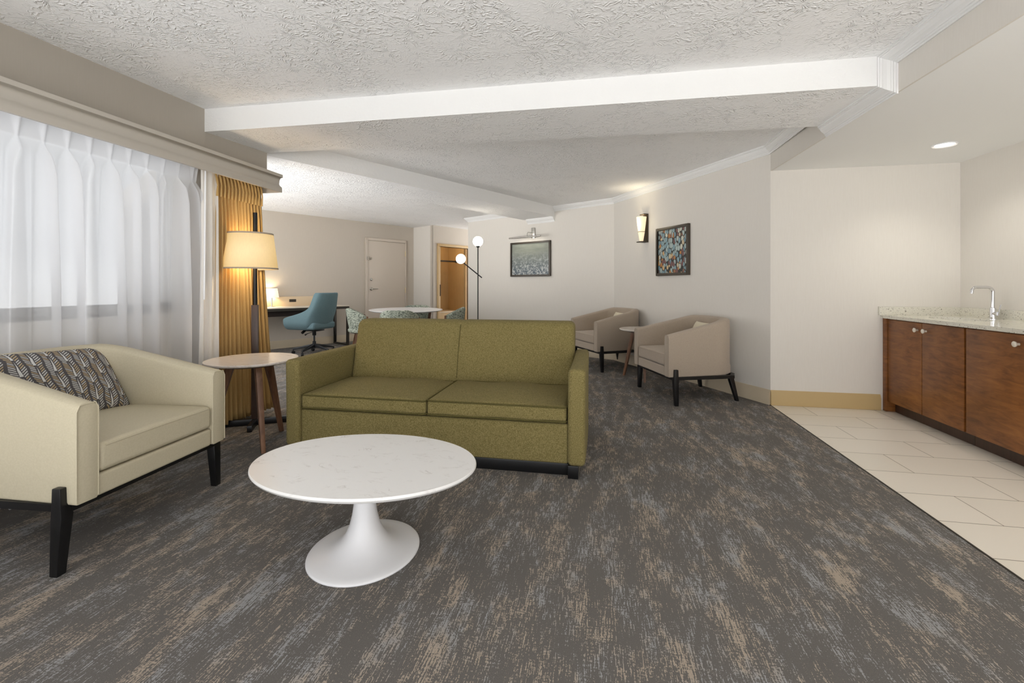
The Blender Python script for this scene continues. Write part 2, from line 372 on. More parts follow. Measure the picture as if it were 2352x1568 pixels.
# ------------------------------------------------------------------ room shell
ZC, ZB, ZA = 2.44, 2.27, 2.20
def lineint(p, a, q, b):
    dx, dy = cos(radians(a)), sin(radians(a)); ex, ey = cos(radians(b)), sin(radians(b))
    det = dx*(-ey)+ex*dy; t = ((q[0]-p[0])*(-ey)+ex*(q[1]-p[1]))/det
    return (p[0]+t*dx, p[1]+t*dy)
K = (.235, 7.02); C = (1.59, 4.64)
AW = (K[0]+3.13*cos(radians(151)), K[1]+3.13*sin(radians(151)))    # far end of the picture wall
D0 = (-5.605, 7.157); DC = (-4.133, 9.707); J = (-3.532, 9.36)
DL = (D0[0]-2.0*cos(radians(60)), D0[1]-2.0*sin(radians(60)))
SE = (-2.89, 3.455)                                                # end of the window wall
def wall(name, p, q, z0, z1, mat='wall', t=.12, ext=0):
    L = hypot(q[0]-p[0], q[1]-p[1]); dx, dy = (q[0]-p[0])/L, (q[1]-p[1])/L; nx, ny = -dy, dx
    p = (p[0]-dx*ext, p[1]-dy*ext); q = (q[0]+dx*ext, q[1]+dy*ext)
    return struct(MB().prism([p, q, (q[0]+nx*t, q[1]+ny*t), (p[0]+nx*t, p[1]+ny*t)], z0, z1).build(name, mat, smooth=False))
OUT = [(-6.9, 12), (-6.9, 5.6), (-6.63, 5.30), (-3.3, 3.38), (-3.1, 3.38), (-3.1, -1.3)]
struct(MB().prism([(1.585, -1.3), (1.585, 12)]+OUT, -.1, 0).build('floor', 'carpet', smooth=False))
struct(MB().b2((1.585, -1.3, -.1), (3.3, 4.9, -.001)).build('floor_tile', 'tile', smooth=False))
struct(MB().b2((1.581, -1.3, -.02), (1.589, 4.64, .003)).build('trim_floor', 'dark_metal', smooth=False))
struct(MB().prism([(1.8, -1.3), (1.8, 12)]+OUT, ZC, ZC+.1).build('ceiling', 'ceiling', smooth=False))
struct(MB().b2((-3.1, -1.4, 1.75), (3.3, -1.3, ZC+.1)).build('rear_light_blocker', 'wall', smooth=False))  # unseen header added to keep rear light off the beam face
XS = lambda y: 1.59+(4.64-y)*.0268
struct(MB().prism([(XS(-1.3)+.005, -1.3), (3.3, -1.3), (3.3, 4.76), (1.595, 4.76)], ZA, ZA+.1).build('ceiling_alcove', 'ceiling_smooth', smooth=False))
struct(MB().prism([(XS(-1.3), -1.3), (XS(-1.3)+.012, -1.3), (1.602, 4.66), (1.59, 4.66)], ZA-.0005, ZC).build('wall_soffit_right', 'wall', smooth=False))
# beams
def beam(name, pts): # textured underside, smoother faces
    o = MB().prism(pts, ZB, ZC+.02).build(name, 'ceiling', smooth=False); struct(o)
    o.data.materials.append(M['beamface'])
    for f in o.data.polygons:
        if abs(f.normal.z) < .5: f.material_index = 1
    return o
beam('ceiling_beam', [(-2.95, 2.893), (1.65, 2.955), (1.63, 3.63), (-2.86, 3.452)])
ba = atan2(7.42-3.728, -.782+2.774)
b1 = lineint((-.782, 7.42), math.degrees(ba), K, 151); b2 = lineint((-1.265, 7.717), 60.9, K, 151)
b2 = (b2[0]-.04, b2[1]+.08); b1 = (b1[0]+.04, b1[1]+.08)
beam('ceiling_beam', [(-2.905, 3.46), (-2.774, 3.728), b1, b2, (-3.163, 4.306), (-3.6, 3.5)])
# picture wall, kinked wall, alcove
wall('wall_far_right', AW, K, 0, ZC, ext=0); wall('wall_right', K, C, 0, ZC)
struct(MB().prism([AW, (AW[0]+.12*cos(radians(61)), AW[1]+.12*sin(radians(61))), (AW[0]+.12*cos(radians(61))+1.6*cos(radians(61)), AW[1]+.12*sin(radians(61))+1.6*sin(radians(61))), (AW[0]+1.72*cos(radians(61))-.1, AW[1]+1.72*sin(radians(61)))], 0, ZC).build('wall_passage', 'wall', smooth=False))
wall('wall_alcove_back', C, (3.12, 4.64), 0, ZA); wall('wall_alcove_right', (3.12, 4.76), (3.12, -1.3), 0, ZA)
# dining end walls with the entry door opening
wall('wall_desk', DL, DC, 0, ZC+.02, 'wall_tan'); wall('wall_return', DC, (J[0]-.002*cos(radians(-30)), J[1]-.002*sin(radians(-30))), 0, ZC+.02, 'wall')
u60 = (cos(radians(60)), sin(radians(60)))
def along(p, d, a=60): return (p[0]+d*cos(radians(a)), p[1]+d*sin(radians(a)))
CO0, CO1 = along(J, .155), along(J, 1.09)
wall('wall_closet_left', J, CO0, 0, ZC, 'wall_tan', t=.1); wall('wall_closet_header', CO0, CO1, 1.99, ZC, 'wall_tan', t=.1); wall('wall_closet_right', CO1, along(J, 2.6), 0, ZC, 'wall_tan', t=.1)
# closet recess behind
def cpt(u, v): # u along the closet front, v into the closet
    return (J[0]+u*u60[0]-v*u60[1], J[1]+u*u60[1]+v*u60[0])
struct(MB().prism([cpt(.06, .72), cpt(1.9, .72), cpt(1.9, .78), cpt(.06, .78)], 0, 2.2).build('wall_closet_back', 'closet_wood', smooth=False))
struct(MB().prism([cpt(.14, .1), cpt(.17, .1), cpt(.17, .72), cpt(.14, .72)], 0, 2.2).build('wall_closet_side', 'closet_wood', smooth=False))
struct(MB().prism([cpt(1.06, .16), cpt(1.12, .16), cpt(1.12, .72), cpt(1.06, .72)], 0, 2.2).build('wall_closet_side', 'closet_wood', smooth=False))
struct(MB().prism([cpt(.14, .1), cpt(1.9, .1), cpt(1.9, .78), cpt(.14, .78)], 2.12, 2.2).build('ceiling_closet', 'closet_wood', smooth=False))
o = thing('trim_1', (J[0], J[1], 0), rz=radians(60), kind='structure')
MB().b2((.105, -.025, 0), (.155, .1, 2.04)).build('side_casing', 'closet_wood', o, .004)
MB().b2((1.09, -.025, 0), (1.14, .1, 1.99)).build('side_casing', 'closet_wood', o, .004)
MB().b2((.105, -.03, 1.99), (1.14, .1, 2.05)).build('head_casing', 'closet_wood', o, .004)
dr = thing('door_2', (J[0], J[1], 0), rz=radians(60), kind='structure')
MB().b2((.155, .03, .01), (.232, .065, 1.99)).build('sliding_panel', 'closet_wood', dr, .003)
MB().tube([(.232, .0, 1.02), (.232, -.01, 1.02), (.232, -.01, 1.26), (.232, .0, 1.26)], .007).build('pull_handle', 'black_metal', dr).location = (-.01, .03, -.12)
o = thing('closet_rod', (*cpt(.58, .42), 1.70), 'dark hanging rail across the top of the lit closet', 'rail', radians(60))
MB().tube([(-.48, 0, 0), (.48, 0, 0)], .019).build('rail', 'dark_metal', o)
for x in (-.476, .476): MB().b2((x-.006, -.035, -.03), (x+.006, .035, .03)).build('end_bracket', 'dark_metal', o)
o = thing('luggage_bench', (*cpt(.615, .46), 0), 'low wooden luggage bench inside the closet under the rail', 'bench', radians(60))
MB().b2((-.42, -.24, .0), (.42, .24, .50)).build('body', 'closet_wood', o, .004); MB().b2((-.43, -.25, .50), (.43, .25, .53)).build('top', 'desk_panel', o, .004)
point('closet_light', (*cpt(.55, .25), 2.05), 1.8, (1, .80, .50), .05)
# window wall (openings between the piers), soffit above
WX = -2.97
struct(MB().b2((WX-.13, -2.5, 0), (WX, SE[1], .93)).build('wall_left', 'wall', smooth=False))
struct(MB().b2((WX-.13, 2.76, .93), (WX, SE[1]-.001, 2.1)).build('wall_left_pier', 'wall', smooth=False))
struct(MB().b2((WX-.13, -2.5, .93), (WX, -2.1, 2.1)).build('wall_left_pier_rear', 'wall', smooth=False))
struct(MB().prism([(-3.3, -2.5), (-3.0, -2.5), (-2.96, 1.5), (-2.891, 2.9), (-2.82, 3.455), (-3.3, 3.455)], 2.08, ZC).build('wall_left_soffit', 'soffit', smooth=False))
w = thing('window_1', (WX-.08, 0, 0), kind='structure')
f = MB()
f.b2((-.06, -2.1, .93), (.02, 2.76, 1.0)).b2((-.06, -2.1, 2.0), (.02, 2.76, 2.08))
f.build('window_frame', 'dark_metal', w, .004)
mu = MB()
for y in (-2.07, -.9, .35, 1.55, 2.73): mu.b2((-.05, y-.03, 1.0), (.01, y+.03, 2.0))
mu.build('mullion', 'white_trim', w, .003)
MB().b2((-.028, -2.1, 1.0), (-.022, 2.76, 2.0)).build('pane', 'glass', w)
MB().b2((.0, -2.1, .90), (.075, 2.76, .93)).build('window_sill', 'white_trim', w)
# far left wall of the dining end, opening added to let light in (hidden behind the drape)
FL0 = (-3.3, 3.455); FL1 = lineint(FL0, 150, D0, 60)
def wallg(name, p, q, z0, z1): return wall(name, q, p, z0, z1, 'wall_tan')
fu = ((FL1[0]-FL0[0]), (FL1[1]-FL0[1])); fl = hypot(*fu); fu = (fu[0]/fl, fu[1]/fl)
def fp(t): return (FL0[0]+fu[0]*t, FL0[1]+fu[1]*t)
def fwall(name, a, b, z0, z1):
    p, q = fp(a), fp(b); n = (fu[1]*-1, fu[0]); n = (-.5, -.866)
    struct(MB().prism([p, q, (q[0]+n[0]*.12, q[1]+n[1]*.12), (p[0]+n[0]*.12, p[1]+n[1]*.12)], z0, z1).build(name, 'wall_tan', smooth=False))
fwall('wall_far_left', 0, fl, 0, .5); fwall('wall_far_left', 0, fl, 2.2, ZC)
fwall('wall_far_left', 0, .2, .5, 2.2); fwall('wall_far_left', fl-.2, fl, .5, 2.2)
# valance with stepped moulding
v = struct(thing('trim_valance', (0, 0, 0)))
pf = [(-.14, 2.085), (0, 2.085), (0, 2.06), (-.012, 2.052), (-.018, 2.03), (-.02, 2.0), (-.016, 1.985), (-.006, 1.975), (-.004, 1.96), (-.004, 1.93), (-.022, 1.93), (-.022, 2.06), (-.14, 2.06)]
VX = -2.70
R = []
for (px, py, ox, oy) in ((VX, -2.5, 1, 0), (VX, 3.50, 1, 1), (-2.90, 3.50, 0, 1)):
    R.append([(px+o_*ox if ox else px, py+o_*oy if oy else py, z) for o_, z in pf[1:12]])
MB().rings(R).build('fascia', 'valance', v, angle=50)
MB().b2((-2.93, -2.5, 2.062), (VX-.005, 3.495, 2.084)).build('top_board', 'valance', v)
MB().tube([(-2.84, -2.4, 2.02), (-2.84, 3.42, 2.02)], .012, sq=True).build('curtain_track', 'white_trim', v)
# crown moulding
CP = [(0, 0), (.060, 0), (.060, -.010), (.054, -.012), (.054, -.018), (.047, -.020), (.043, -.030), (.034, -.042), (.022, -.052), (.020, -.058), (.014, -.060), (.014, -.070), (.008, -.073), (.008, -.082), (0, -.082)]
def crown(name, path, z, rev=True):
    # room lies to the right of the walking direction, so mirror the offset
    return struct(sweep(path, [(-o_, n) for o_, n in CP], lambda a, b, n: (a, b, z+n)).build(name, 'crown', angle=12))
def online(p, q, t): return (p[0]+(q[0]-p[0])*t, p[1]+(q[1]-p[1])*t)
hitf = lineint((-.782, 7.42), math.degrees(ba), K, 151); hitb = lineint((-1.265, 7.717), 60.9, K, 151)
cEnd = (AW[0]+.0*cos(radians(151)), AW[1])
crown('trim_2', [(AW[0]+.25*cos(radians(61)), AW[1]+.25*sin(radians(61))), AW, hitb], ZC)
crown('trim_3', [hitb, hitf], ZB)
crown('trim_4', [hitf, K, C, (1.59, 3.63)], ZC)
pp = [(3.63, ZB), (2.955, ZB), (2.955, ZC), (-2.5, ZC)]
struct(sweep(pp, [(-n, o_) for o_, n in CP], lambda a, b, n: (XS(a)-n, a, b)).build('trim_5', 'crown', angle=12))
# baseboards
BP = [(0, 0), (.016, 0), (.016, .105), (.012, .112), (.012, .122), (.006, .134), (.004, .14), (0, .14)]
def baseb(name, path, mat='base_tan'):
    return struct(sweep(path, [(-o_, n) for o_, n in BP], lambda a, b, n: (a, b, n)).build(name, mat, angle=30))
baseb('baseboard_alcove', [C, (2.5, 4.64)]); baseb('baseboard_right', [AW, K, C], 'base_grey')
baseb('baseboard_far', [DL, along(D0, 1.65)], 'base_grey'); baseb('baseboard_return', [along(D0, 2.82), DC, J, along(J, .1)], 'base_grey')
# entry door on the desk wall (local: x along the wall, -y into the room)
dr = thing('door_1', (D0[0], D0[1], 0), rz=radians(60), kind='structure')
x0, x1 = 1.715, 2.755
fr = MB(); fr.b2((x0, -.03, 0), (x0+.055, 0, 2.125)).b2((x1-.055, -.03, 0), (x1, 0, 2.125)).b2((x0, -.03, 2.07), (x1, 0, 2.125))
fr.build('door_frame', 'door_paint', dr, .003)
MB().b2((x0+.06, -.016, .01), (x1-.06, 0, 2.062)).build('door_panel', 'door_paint', dr, .002)
lv = MB().lathe([(0, 0), (.034, 0), (.034, .008), (.02, .016), (.014, .05), (0, .05)], n=20).rot(pi/2, 'X')
lv.tube([(0, -.05, 0), (.02, -.056, 0), (.13, -.056, .002)], [.011, .012, .008]); lv.build('lever_handle', 'nickel', dr, loc=(x0+.13, -.016, 1.055))
MB().lathe([(0, 0), (.03, 0), (.03, .012), (.018, .02), (0, .02)], n=20).rot(pi/2, 'X').b2((-.004, -.035, -.014), (.004, -.018, .014)).build('deadbolt', 'nickel', dr, loc=(x0+.13, -.016, 1.25))
g = MB().b2((-.03, -.03, -.035), (.01, 0, .035)).b2((.03, -.03, -.02), (.07, -.016, .02)).tube([(-.01, -.035, 0), (.05, -.035, 0)], .006)
g.build('door_guard', 'nickel', dr, loc=(x0+.06, -.016, 1.69))
for z in (1.83, 1.02, .2): MB().b2((-.012, -.034, -.06), (.012, -.03, .06)).tube([(0, -.038, -.06), (0, -.038, .06)], .006).build('hinge', 'ivory', dr, loc=(x1-.058, 0, z))

# ------------------------------------------------------------------ drapes
def drape(name, y0, y1, yb0, yb1, x, z0, z1, mat, folds, amp, parent, nz=22, pinch=.12, seed=1, sub=10, xb=None):
    rnd = random.Random(seed); n = folds*sub; ph = [rnd.uniform(-.5, .5) for _ in range(folds+1)]; am = [rnd.uniform(.7, 1.25) for _ in range(folds+1)]
    vs = []; fs = []
    for k in range(nz+1):
        t = k/nz; z = z1+(z0-z1)*t; d = z1-z
        for i in range(n+1):
            u = i/n; fo = u*folds; fi = min(int(fo), folds-1); fr_ = fo-fi
            a0 = am[fi]*(1-fr_)+am[fi+1]*fr_
            wt = min(1, .35+.65*d/.35) if d > pinch else .35+.3*(1-d/pinch)
            e = t**1.5
            Y = (y0+(y1-y0)*u)*(1-e)+(yb0+(yb1-yb0)*u)*e
            w = sin(2*pi*fo+ph[fi]*.8*t)+.25*sin(4*pi*fo+ph[fi]*4)*t
            X = x+(xb-x if xb else 0)*t+amp*a0*wt*w*(1 if d > .015 else .6)
            Y += .35*amp*cos(2*pi*fo+ph[fi])*min(1, d/.3)
            vs.append((X, Y, z))
    m = n+1
    for k in range(nz):
        for i in range(n): fs.append((k*m+i, k*m+i+1, (k+1)*m+i+1, (k+1)*m+i))
    o = MB().add(vs, fs).build(name, mat, parent, angle=180)
    return o
gd = thing('gold_curtain', (0, 0, 0), 'heavy gold pleated curtain gathered at the end of the window', 'curtain')
o = drape('drape', 2.93, 3.43, 2.92, 3.62, -2.86, .03, 2.0, 'gold_drape', 15, .026, gd, seed=3, nz=30, xb=-2.88)
md = o.modifiers.new('s', 'SOLIDIFY'); md.thickness = .003
hd = MB()
for i in range(14):
    y = 2.945+i*.0355
    hd.tube([(-2.845, y-.012, 1.99), (-2.832, y-.004, 1.94), (-2.825, y, 1.88), (-2.835, y+.003, 1.80)], [.011, .008, .005, .009], 8)
hd.build('pinch_pleats', 'gold_drape', gd)
o = drape('lining', 2.80, 2.95, 2.77, 2.95, -2.83, .03, 1.99, 'white_lining', 2, .016, gd, seed=8, nz=14)
wn = MB().tube([(-2.79, 2.80, 1.95), (-2.79, 2.79, 1.02)], .0065); wn.build('draw_wand', 'white_gloss', gd)
# sheer: flat panels between pinch pleats that open into folds
PY = [-1.3+.1105*i for i in range(37)]
PY = [2.76-.1105*i for i in range(38)][::-1]
def sheer():
    vs = []; fs = []; rnd = random.Random(5); y0 = PY[0]-.05; y1 = 2.79; sub = 28; cols = []
    seq = [y0]+PY+[y1]
    off = [rnd.uniform(-.02, .02) for _ in seq]; wd_ = [rnd.uniform(.8, 1.3) for _ in seq]; hz = [rnd.uniform(.7, 1.3) for _ in seq]
    zs = [1.985, 1.96, 1.935, 1.91, 1.89, 1.874, 1.866, 1.858, 1.845, 1.825, 1.80, 1.76, 1.7, 1.6, 1.45, 1.3, 1.1, .9, .7, .5, .3, .1, .03]
    N_ = (len(seq)-1)*sub
    for z in zs:
        d = max(0, 1.866-z); g = min(1, d/.8)
        for i in range(N_+1):
            s_ = i//sub if i < N_ else len(seq)-2; f_ = (i-s_*sub)/sub
            y = seq[s_]+(seq[s_+1]-seq[s_])*f_
            # nearest pleat
            j = s_ if f_ < .5 else s_+1; dy = (y-seq[j])/.1105
            if z > 1.866:
                u_ = (z-1.866)/.12; w = (.035+.10*u_); b = math.exp(-(dy/w)**2); x = (.006+.022*u_)*b
            else:
                op = min(1, d/.07); w = (.05+.10*op+.10*g)*wd_[j]; b = math.exp(-(abs(dy)/w)**3)
                x = (.006+.040*op*hz[j])*b-.010*op*math.exp(-((abs(dy)-w*1.6)/.12)**2)+.008*g*sin(2*pi*dy+j)
            y2 = y+off[j]*g*1.2*b+(.034*b*min(1, d/.15)*math.copysign(1, off[j]))
            vs.append((-2.865+x, y2, z))
    m = N_+1
    for k in range(len(zs)-1):
        for i in range(N_): fs.append((k*m+i, k*m+i+1, (k+1)*m+i+1, (k+1)*m+i))
    return vs, fs, zs, m
sh = thing('sheer_curtain', (0, 0, 0), 'white sheer curtain with pinch pleats across the long window', 'curtain')
vs, fs, zs, m = sheer(); MB().add(vs, fs).build('voile', 'sheer', sh, angle=180)
k5 = 6*m; hb = MB().add([(p[0]-.004, p[1], p[2]) for p in vs[:k5]], [f_ for f_ in fs if max(f_) < k5]); hb.build('heading_tape', 'sheer_band', sh, angle=180)

# ------------------------------------------------------------------ sofa
so = thing('green_sofa', (-1.0495, 2.64, 0), 'olive green two-seat wool sofa facing the oval coffee table', 'sofa', 0)
G = 'green_wool'
MB().rbox((0, .09, .19), (1.752, .12, .235), .014, 4).b2((-.87, .13, .09), (.87, .82, .30)).build('front_panel', G, so)
def armfn(s_):
    def fn(x, y, z):
        if z > 0: x += s_*.004*(z/.28)
        return (x+ s_*.006*cos(y*3.4), y, z)
    return fn
for s_ in (-1, 1): MB().rbox((s_*.923, .445, .352), (.102, .89, .565), .028, 5, armfn(s_)).build('armrest', G, so)
def backfn(x, y, z):
    t = (z+.28)/.56
    y2 = y+.13*t+.02*(1-(x/.87)**2)*(-1 if y < 0 else 0)*sin(pi*min(1, max(0, t)))
    g = math.exp(-((x-.0)/.012)**2)
    if y < 0: y2 += .012*g
    z2 = z-(.006*g if z > .2 else 0)
    c = max(0, abs(x)-.79); z2 -= (2.2*c*c if z > .1 and x < 0 else 0)
    return (x, y2, z2)
bk = MB().rbox((0, .69, .575), (1.756, .16, .555), .045, 40, backfn); bk = bk.build('backrest', G, so)
MB().tube([(0, .607+.13*((z+.28)/.56)-.018*sin(pi*min(1, max(0, (z+.28)/.56)))+.011, .575+z) for z in (-.15, -.08, 0, .08, .16, .22, .245)], .0025, 6).build('seam', 'green_piping_shaded', bk)
def piping(pts, r, par, mat): MB().tube(pts, r, 8, closed=True).build('piping', mat, par)
def rrect(w, d, r, z, c=(0, 0), n=6, crown=0):
    pts = []
    for (sx, sy, a0) in ((1, 1, 0), (-1, 1, pi/2), (-1, -1, pi), (1, -1, 3*pi/2)):
        for i in range(n+1):
            a = a0+pi/2*i/n; pts.append((c[0]+sx*(w/2-r)+r*cos(a), c[1]+sy*(d/2-r)+r*sin(a), z))
    return pts
for s_ in (-1, 1):
    def cfn(x, y, z, s_=s_):
        a = (1-(x/.434)**2)*(1-(y/.31)**2); sg = 1 if z > 0 else 0
        return (x, y+.004*sin(x*18+s_), z+max(0, a)*.034*sg+.003*sin(x*14+s_)*sg)
    cu = MB().rbox((s_*.435, .317, .364), (.864, .60, .094), .022, 16, cfn).build('seat_cushion', G, so)
    piping([(x, y, z+.003*sin((x-s_*.435)*14+s_)) for x, y, z in rrect(.862, .598, .022, .405, (s_*.435, .317), 6)], .0055, cu, 'green_piping_shaded')
    piping(rrect(.862, .598, .022, .322, (s_*.435, .317), 6), .0055, cu, 'green_piping_shaded')
MB().b2((-.93, .05, .0), (.93, .09, .068)).b2((-.93, .09, .02), (-.89, .85, .068)).b2((.89, .09, .02), (.93, .85, .068)).build('plinth', 'black_wood', so, .003)
for x, y in ((.905, .03), (-.905, .03), (.905, .83), (-.905, .83)): MB().b2((x-.03, y-.028, 0), (x+.03, y+.03, .075)).build('foot', 'black_wood', so, .003)

# ------------------------------------------------------------------ lounge chairs
def lounge_chair(name, mat, loc, rz, label, group=None):
    t = thing(name, loc, label, 'armchair', rz, group)
    # U path in plan, from the left arm front round the back to the right arm front
    W, XF, XB, RC = .385, .355, -.405, .27
    pts = []
    def P_(x, y): pts.append((x, y))
    for i in range(9): P_(XF+(XB+RC-XF)*i/8, W-(.02*(i/8)))
    for i in range(1, 9):
        a = pi/2+pi/2*i/9; P_(XB+RC+RC*cos(a), W-.02-RC+RC*sin(a))
    yb = W-.02-RC
    for i in range(0, 9): P_(XB, yb-2*yb*i/8)
    for i in range(1, 9):
        a = pi+pi/2*i/9; P_(XB+RC+RC*cos(a), -yb+RC*sin(a))
    for i in range(9): P_(XB+RC+(XF-XB-RC)*i/8, -(W-.02)-.02*i/8)
    m_ = len(pts); R = []; Zb = .262
    for i, (x, y) in enumerate(pts):
        p, q = pts[max(i-1, 0)], pts[min(i+1, m_-1)]; L = hypot(q[0]-p[0], q[1]-p[1]); d_ = ((q[0]-p[0])/L, (q[1]-p[1])/L); nx, ny = -d_[1], d_[0]   # inward (left of walking: walking -x at +y => left = -y)
        tt = (XF-x)/(XF-XB); zt = .655+.145*min(1, tt/.86)**1.0
        if tt > .86: zt = .80
        th = .082+.012*tt; lean = .03*tt
        sec = [(.004, Zb), (0, Zb+.012), (-lean*.0, zt-.03), (.006, zt-.012), (.022, zt-.001), (th*.5, zt+.003), (th-.02, zt-.002), (th-.004, zt-.014), (th, zt-.035), (th, .42), (th+.0, Zb+.01), (th-.004, Zb)]
        R.append([(x+nx*o_, y+ny*o_, z) for o_, z in sec])
    sh_ = MB().rings(R); sh_.build('shell', mat, t, .005, angle=50)
    # seams on the arm fronts
    for s_ in (1, -1):
        y0, y1 = s_*(W+.001), s_*(W-.083)
        MB().tube([(XF+.002, y0, Zb+.01), (XF+.002, y0, .625), (XF+.002, y0-s_*.012, .65), (XF+.002, y1+s_*.012, .652), (XF+.002, y1, .63), (XF+.002, y1, Zb+.01)], .0028, 6).build('piping', mat, t)
    w = W-.085
    def rfn(x, y, z): return (x, y*(1-.12*max(0, -x)/.35), z)
    MB().rbox((-.005, 0, .305), (.71, 2*w, .09), .012, 6, rfn).build('seat_rail', mat, t)
    def sfn(x, y, z):
        a = (1-(x/.36)**2)*(1-(y/w)**2)
        yy = y*(1-.10*max(0, -x)/.35) if x < 0 else y
        return (x, yy, z+(.022*max(0, a) if z > 0 else 0))
    cu = MB().rbox((.02, 0, .414), (.672, 2*w-.004, .118), .024, 8, sfn).build('seat_cushion', mat, t)
    MB().tube([(.355, -w+.03, .462), (.357, 0, .464), (.355, w-.03, .462)], .003, 6).build('piping', mat, cu)
    # black frame and legs
    fr_ = MB(); B = 'black_wood'
    fr_.b2((-.30, .345, .232), (.31, .38, .262)).b2((-.30, -.38, .232), (.31, -.345, .262)).b2((.28, -.37, .232), (.315, .37, .262)).b2((-.385, -.28, .232), (-.35, .28, .262))
    for s_ in (1, -1): fr_.leg((-.30, s_*.362, .262), (-.30, s_*.362, .232), (.018, .018), (.018, .018)); fr_.tube([(-.30, s_*.362, .247), (-.368, s_*.28, .247)], .0155, sq=True)
    fr_.build('frame', B, t)
    for s_ in (1, -1):
        l = MB(); a = s_*.392
        l.rings([[(x, y, z) for x, y in ((cx-hx, cy-hy), (cx+hx, cy-hy), (cx+hx, cy+hy), (cx-hx, cy+hy))] for z, cx, cy, hx, hy in
                 ((0, .292, s_*.400, .017, .017), (.228, .292, s_*.384, .024, .023), (.262, .292, s_*.391, .021, .016), (.335, .292, s_*.395, .018, .012))])
        l.build('leg', B, t, .003)
    for s_ in (1, -1):
        MB().rings([[(x, y, z) for x, y in ((cx-hx, cy-hx), (cx+hx, cy-hx), (cx+hx, cy+hx), (cx-hx, cy+hx))] for z, cx, cy, hx in ((0, -.385, s_*.315, .015), (.235, -.335, s_*.285, .023))]).build('leg', B, t, .003)
    return t
lounge_chair('lounge_chair', 'cream_leather', (-2.377, 1.77, 0), radians(4.2), 'cream leather barrel armchair by the white sheer curtain')
ch = lounge_chair('lounge_chair', 'taupe_linen', (.855, 4.908, 0), radians(199.5), 'taupe barrel armchair nearest the tiled wet bar, right of the small table', 'taupe armchairs')
def pillow(name, w, h, t, mat, label, loc, rx, rz, cat='cushion', group=None):
    n = 18; vs = []; fs = []
    def pt(u, v, s_):
        a = (1-u**4)*(1-v**4); th = t/2*max(0, a)**.45*(1-.25*(u*u+v*v)/2)
        k = 1-.07*(1-abs(u))*(abs(v)**6)*0; pu = u*(1-.05*(1-v*v)*0 -.06*(1-abs(v)**2)*abs(u)**6); pv = v*(1-.07*(1-abs(u)**2)*abs(v)**6)
        return (s_*th, pu*w/2, pv*h/2)
    for s_ in (1, -1):
        for i in range(n+1):
            for j in range(n+1):
                u = sin(pi/2*(2*i/n-1)); v = sin(pi/2*(2*j/n-1)); vs.append(pt(u, v, s_))
    m_ = n+1
    for s_ in (0, 1):
        for i in range(n):
            for j in range(n):
                b = s_*m_*m_; q = (b+i*m_+j, b+i*m_+j+1, b+(i+1)*m_+j+1, b+(i+1)*m_+j); fs.append(q if s_ else q[::-1])
    o = MB().add(vs, fs).build(name, mat, angle=70)
    o.location = loc; o.rotation_euler = (rx[0], rx[1], rz); tag(o, label, cat, group); return o
pillow('patterned_cushion', .54, .38, .14, 'feather', 'grey cushion with feather print leaning in the cream armchair', (-2.585, 1.765, .637), (radians(-4), radians(-33), 0), radians(6))

# ------------------------------------------------------------------ coffee table
ct = thing('coffee_table', (-.971, 1.766, 0), 'oval white marble pedestal coffee table in front of the green sofa', 'table', .02)
A_, B_ = .478, .343
MB().lathe([(.955, .356), (.985, .362), (1.0, .371), (.998, .377), (.992, .380), (0, .380)][::1], n=96, ax=A_, ay=B_).build('tabletop', 'marble_white', ct, angle=30)
prof = [(.228, 0), (.232, .003), (.232, .008), (.226, .012), (.20, .0155), (.16, .022), (.125, .034), (.098, .052), (.078, .078), (.062, .115), (.051, .16), (.044, .21), (.041, .26), (.043, .31), (.052, .35), (.07, .358)]
R = []
for r, z in prof:
    k = max(0, (r-.06)/.17); R.append([(r*(1-.03*k)*cos(2*pi*j/64), r*(1+.04*k)*sin(2*pi*j/64), z) for j in range(64)])
MB().rings(R).build('pedestal', 'white_satin', ct, angle=60)

# ------------------------------------------------------------------ side tables
def side_table(loc, angs, rz, label):
    t = thing('side_table', loc, label, 'table', rz, 'round three-legged side tables')
    MB().lathe([(.27, .578), (.285, .580), (.296, .588), (.298, .597), (.295, .600), (0, .600)], n=72).build('tabletop', 'marble_warm', t, angle=30)
    MB().lathe([(0, .562), (.20, .562), (.215, .569), (.215, .578), (0, .578)], n=40).build('underplate', 'dark_wood', t)
    for a in angs:
        a = radians(a); c_, s_ = cos(a), sin(a); lb = MB()
        R = []
        for r, z, hw, ht in ((.13, .562, .020, .028), (.150, .52, .020, .026), (.19, .36, .018, .020), (.235, .16, .0155, .016), (.272, 0, .0135, .0125)):
            R.append([(r*c_+dr_*c_-dt*s_, r*s_+dr_*s_+dt*c_, z) for dr_, dt in ((-ht, -hw), (ht, -hw), (ht, hw), (-ht, hw))])
        lb.rings(R).build('leg', 'walnut', t, .003)
    return t
side_table((-2.424, 2.826, 0), (-36, 85, 205), 0, 'round marble side table with walnut legs between cream armchair and green sofa')
side_table((.55, 5.70, 0), (150, -95, 30), 0, 'round marble side table with walnut legs between the two taupe armchairs')
ch2 = copy_tree(ch, (.11, 6.464, 0), radians(209), 'taupe barrel armchair farther from the camera, behind the green sofa')
pillow('cream_cushion', .40, .30, .12, 'cream_cushion', 'plain cream cushion in the taupe armchair nearest the wet bar', (1.06, 4.98, .60), (0, radians(-22), 0), radians(199.5), group='cream cushions')
pillow('cream_cushion', .40, .30, .12, 'cream_cushion', 'plain cream cushion in the taupe armchair farther away', (.30, 6.57, .60), (0, radians(-22), 0), radians(209), group='cream cushions')

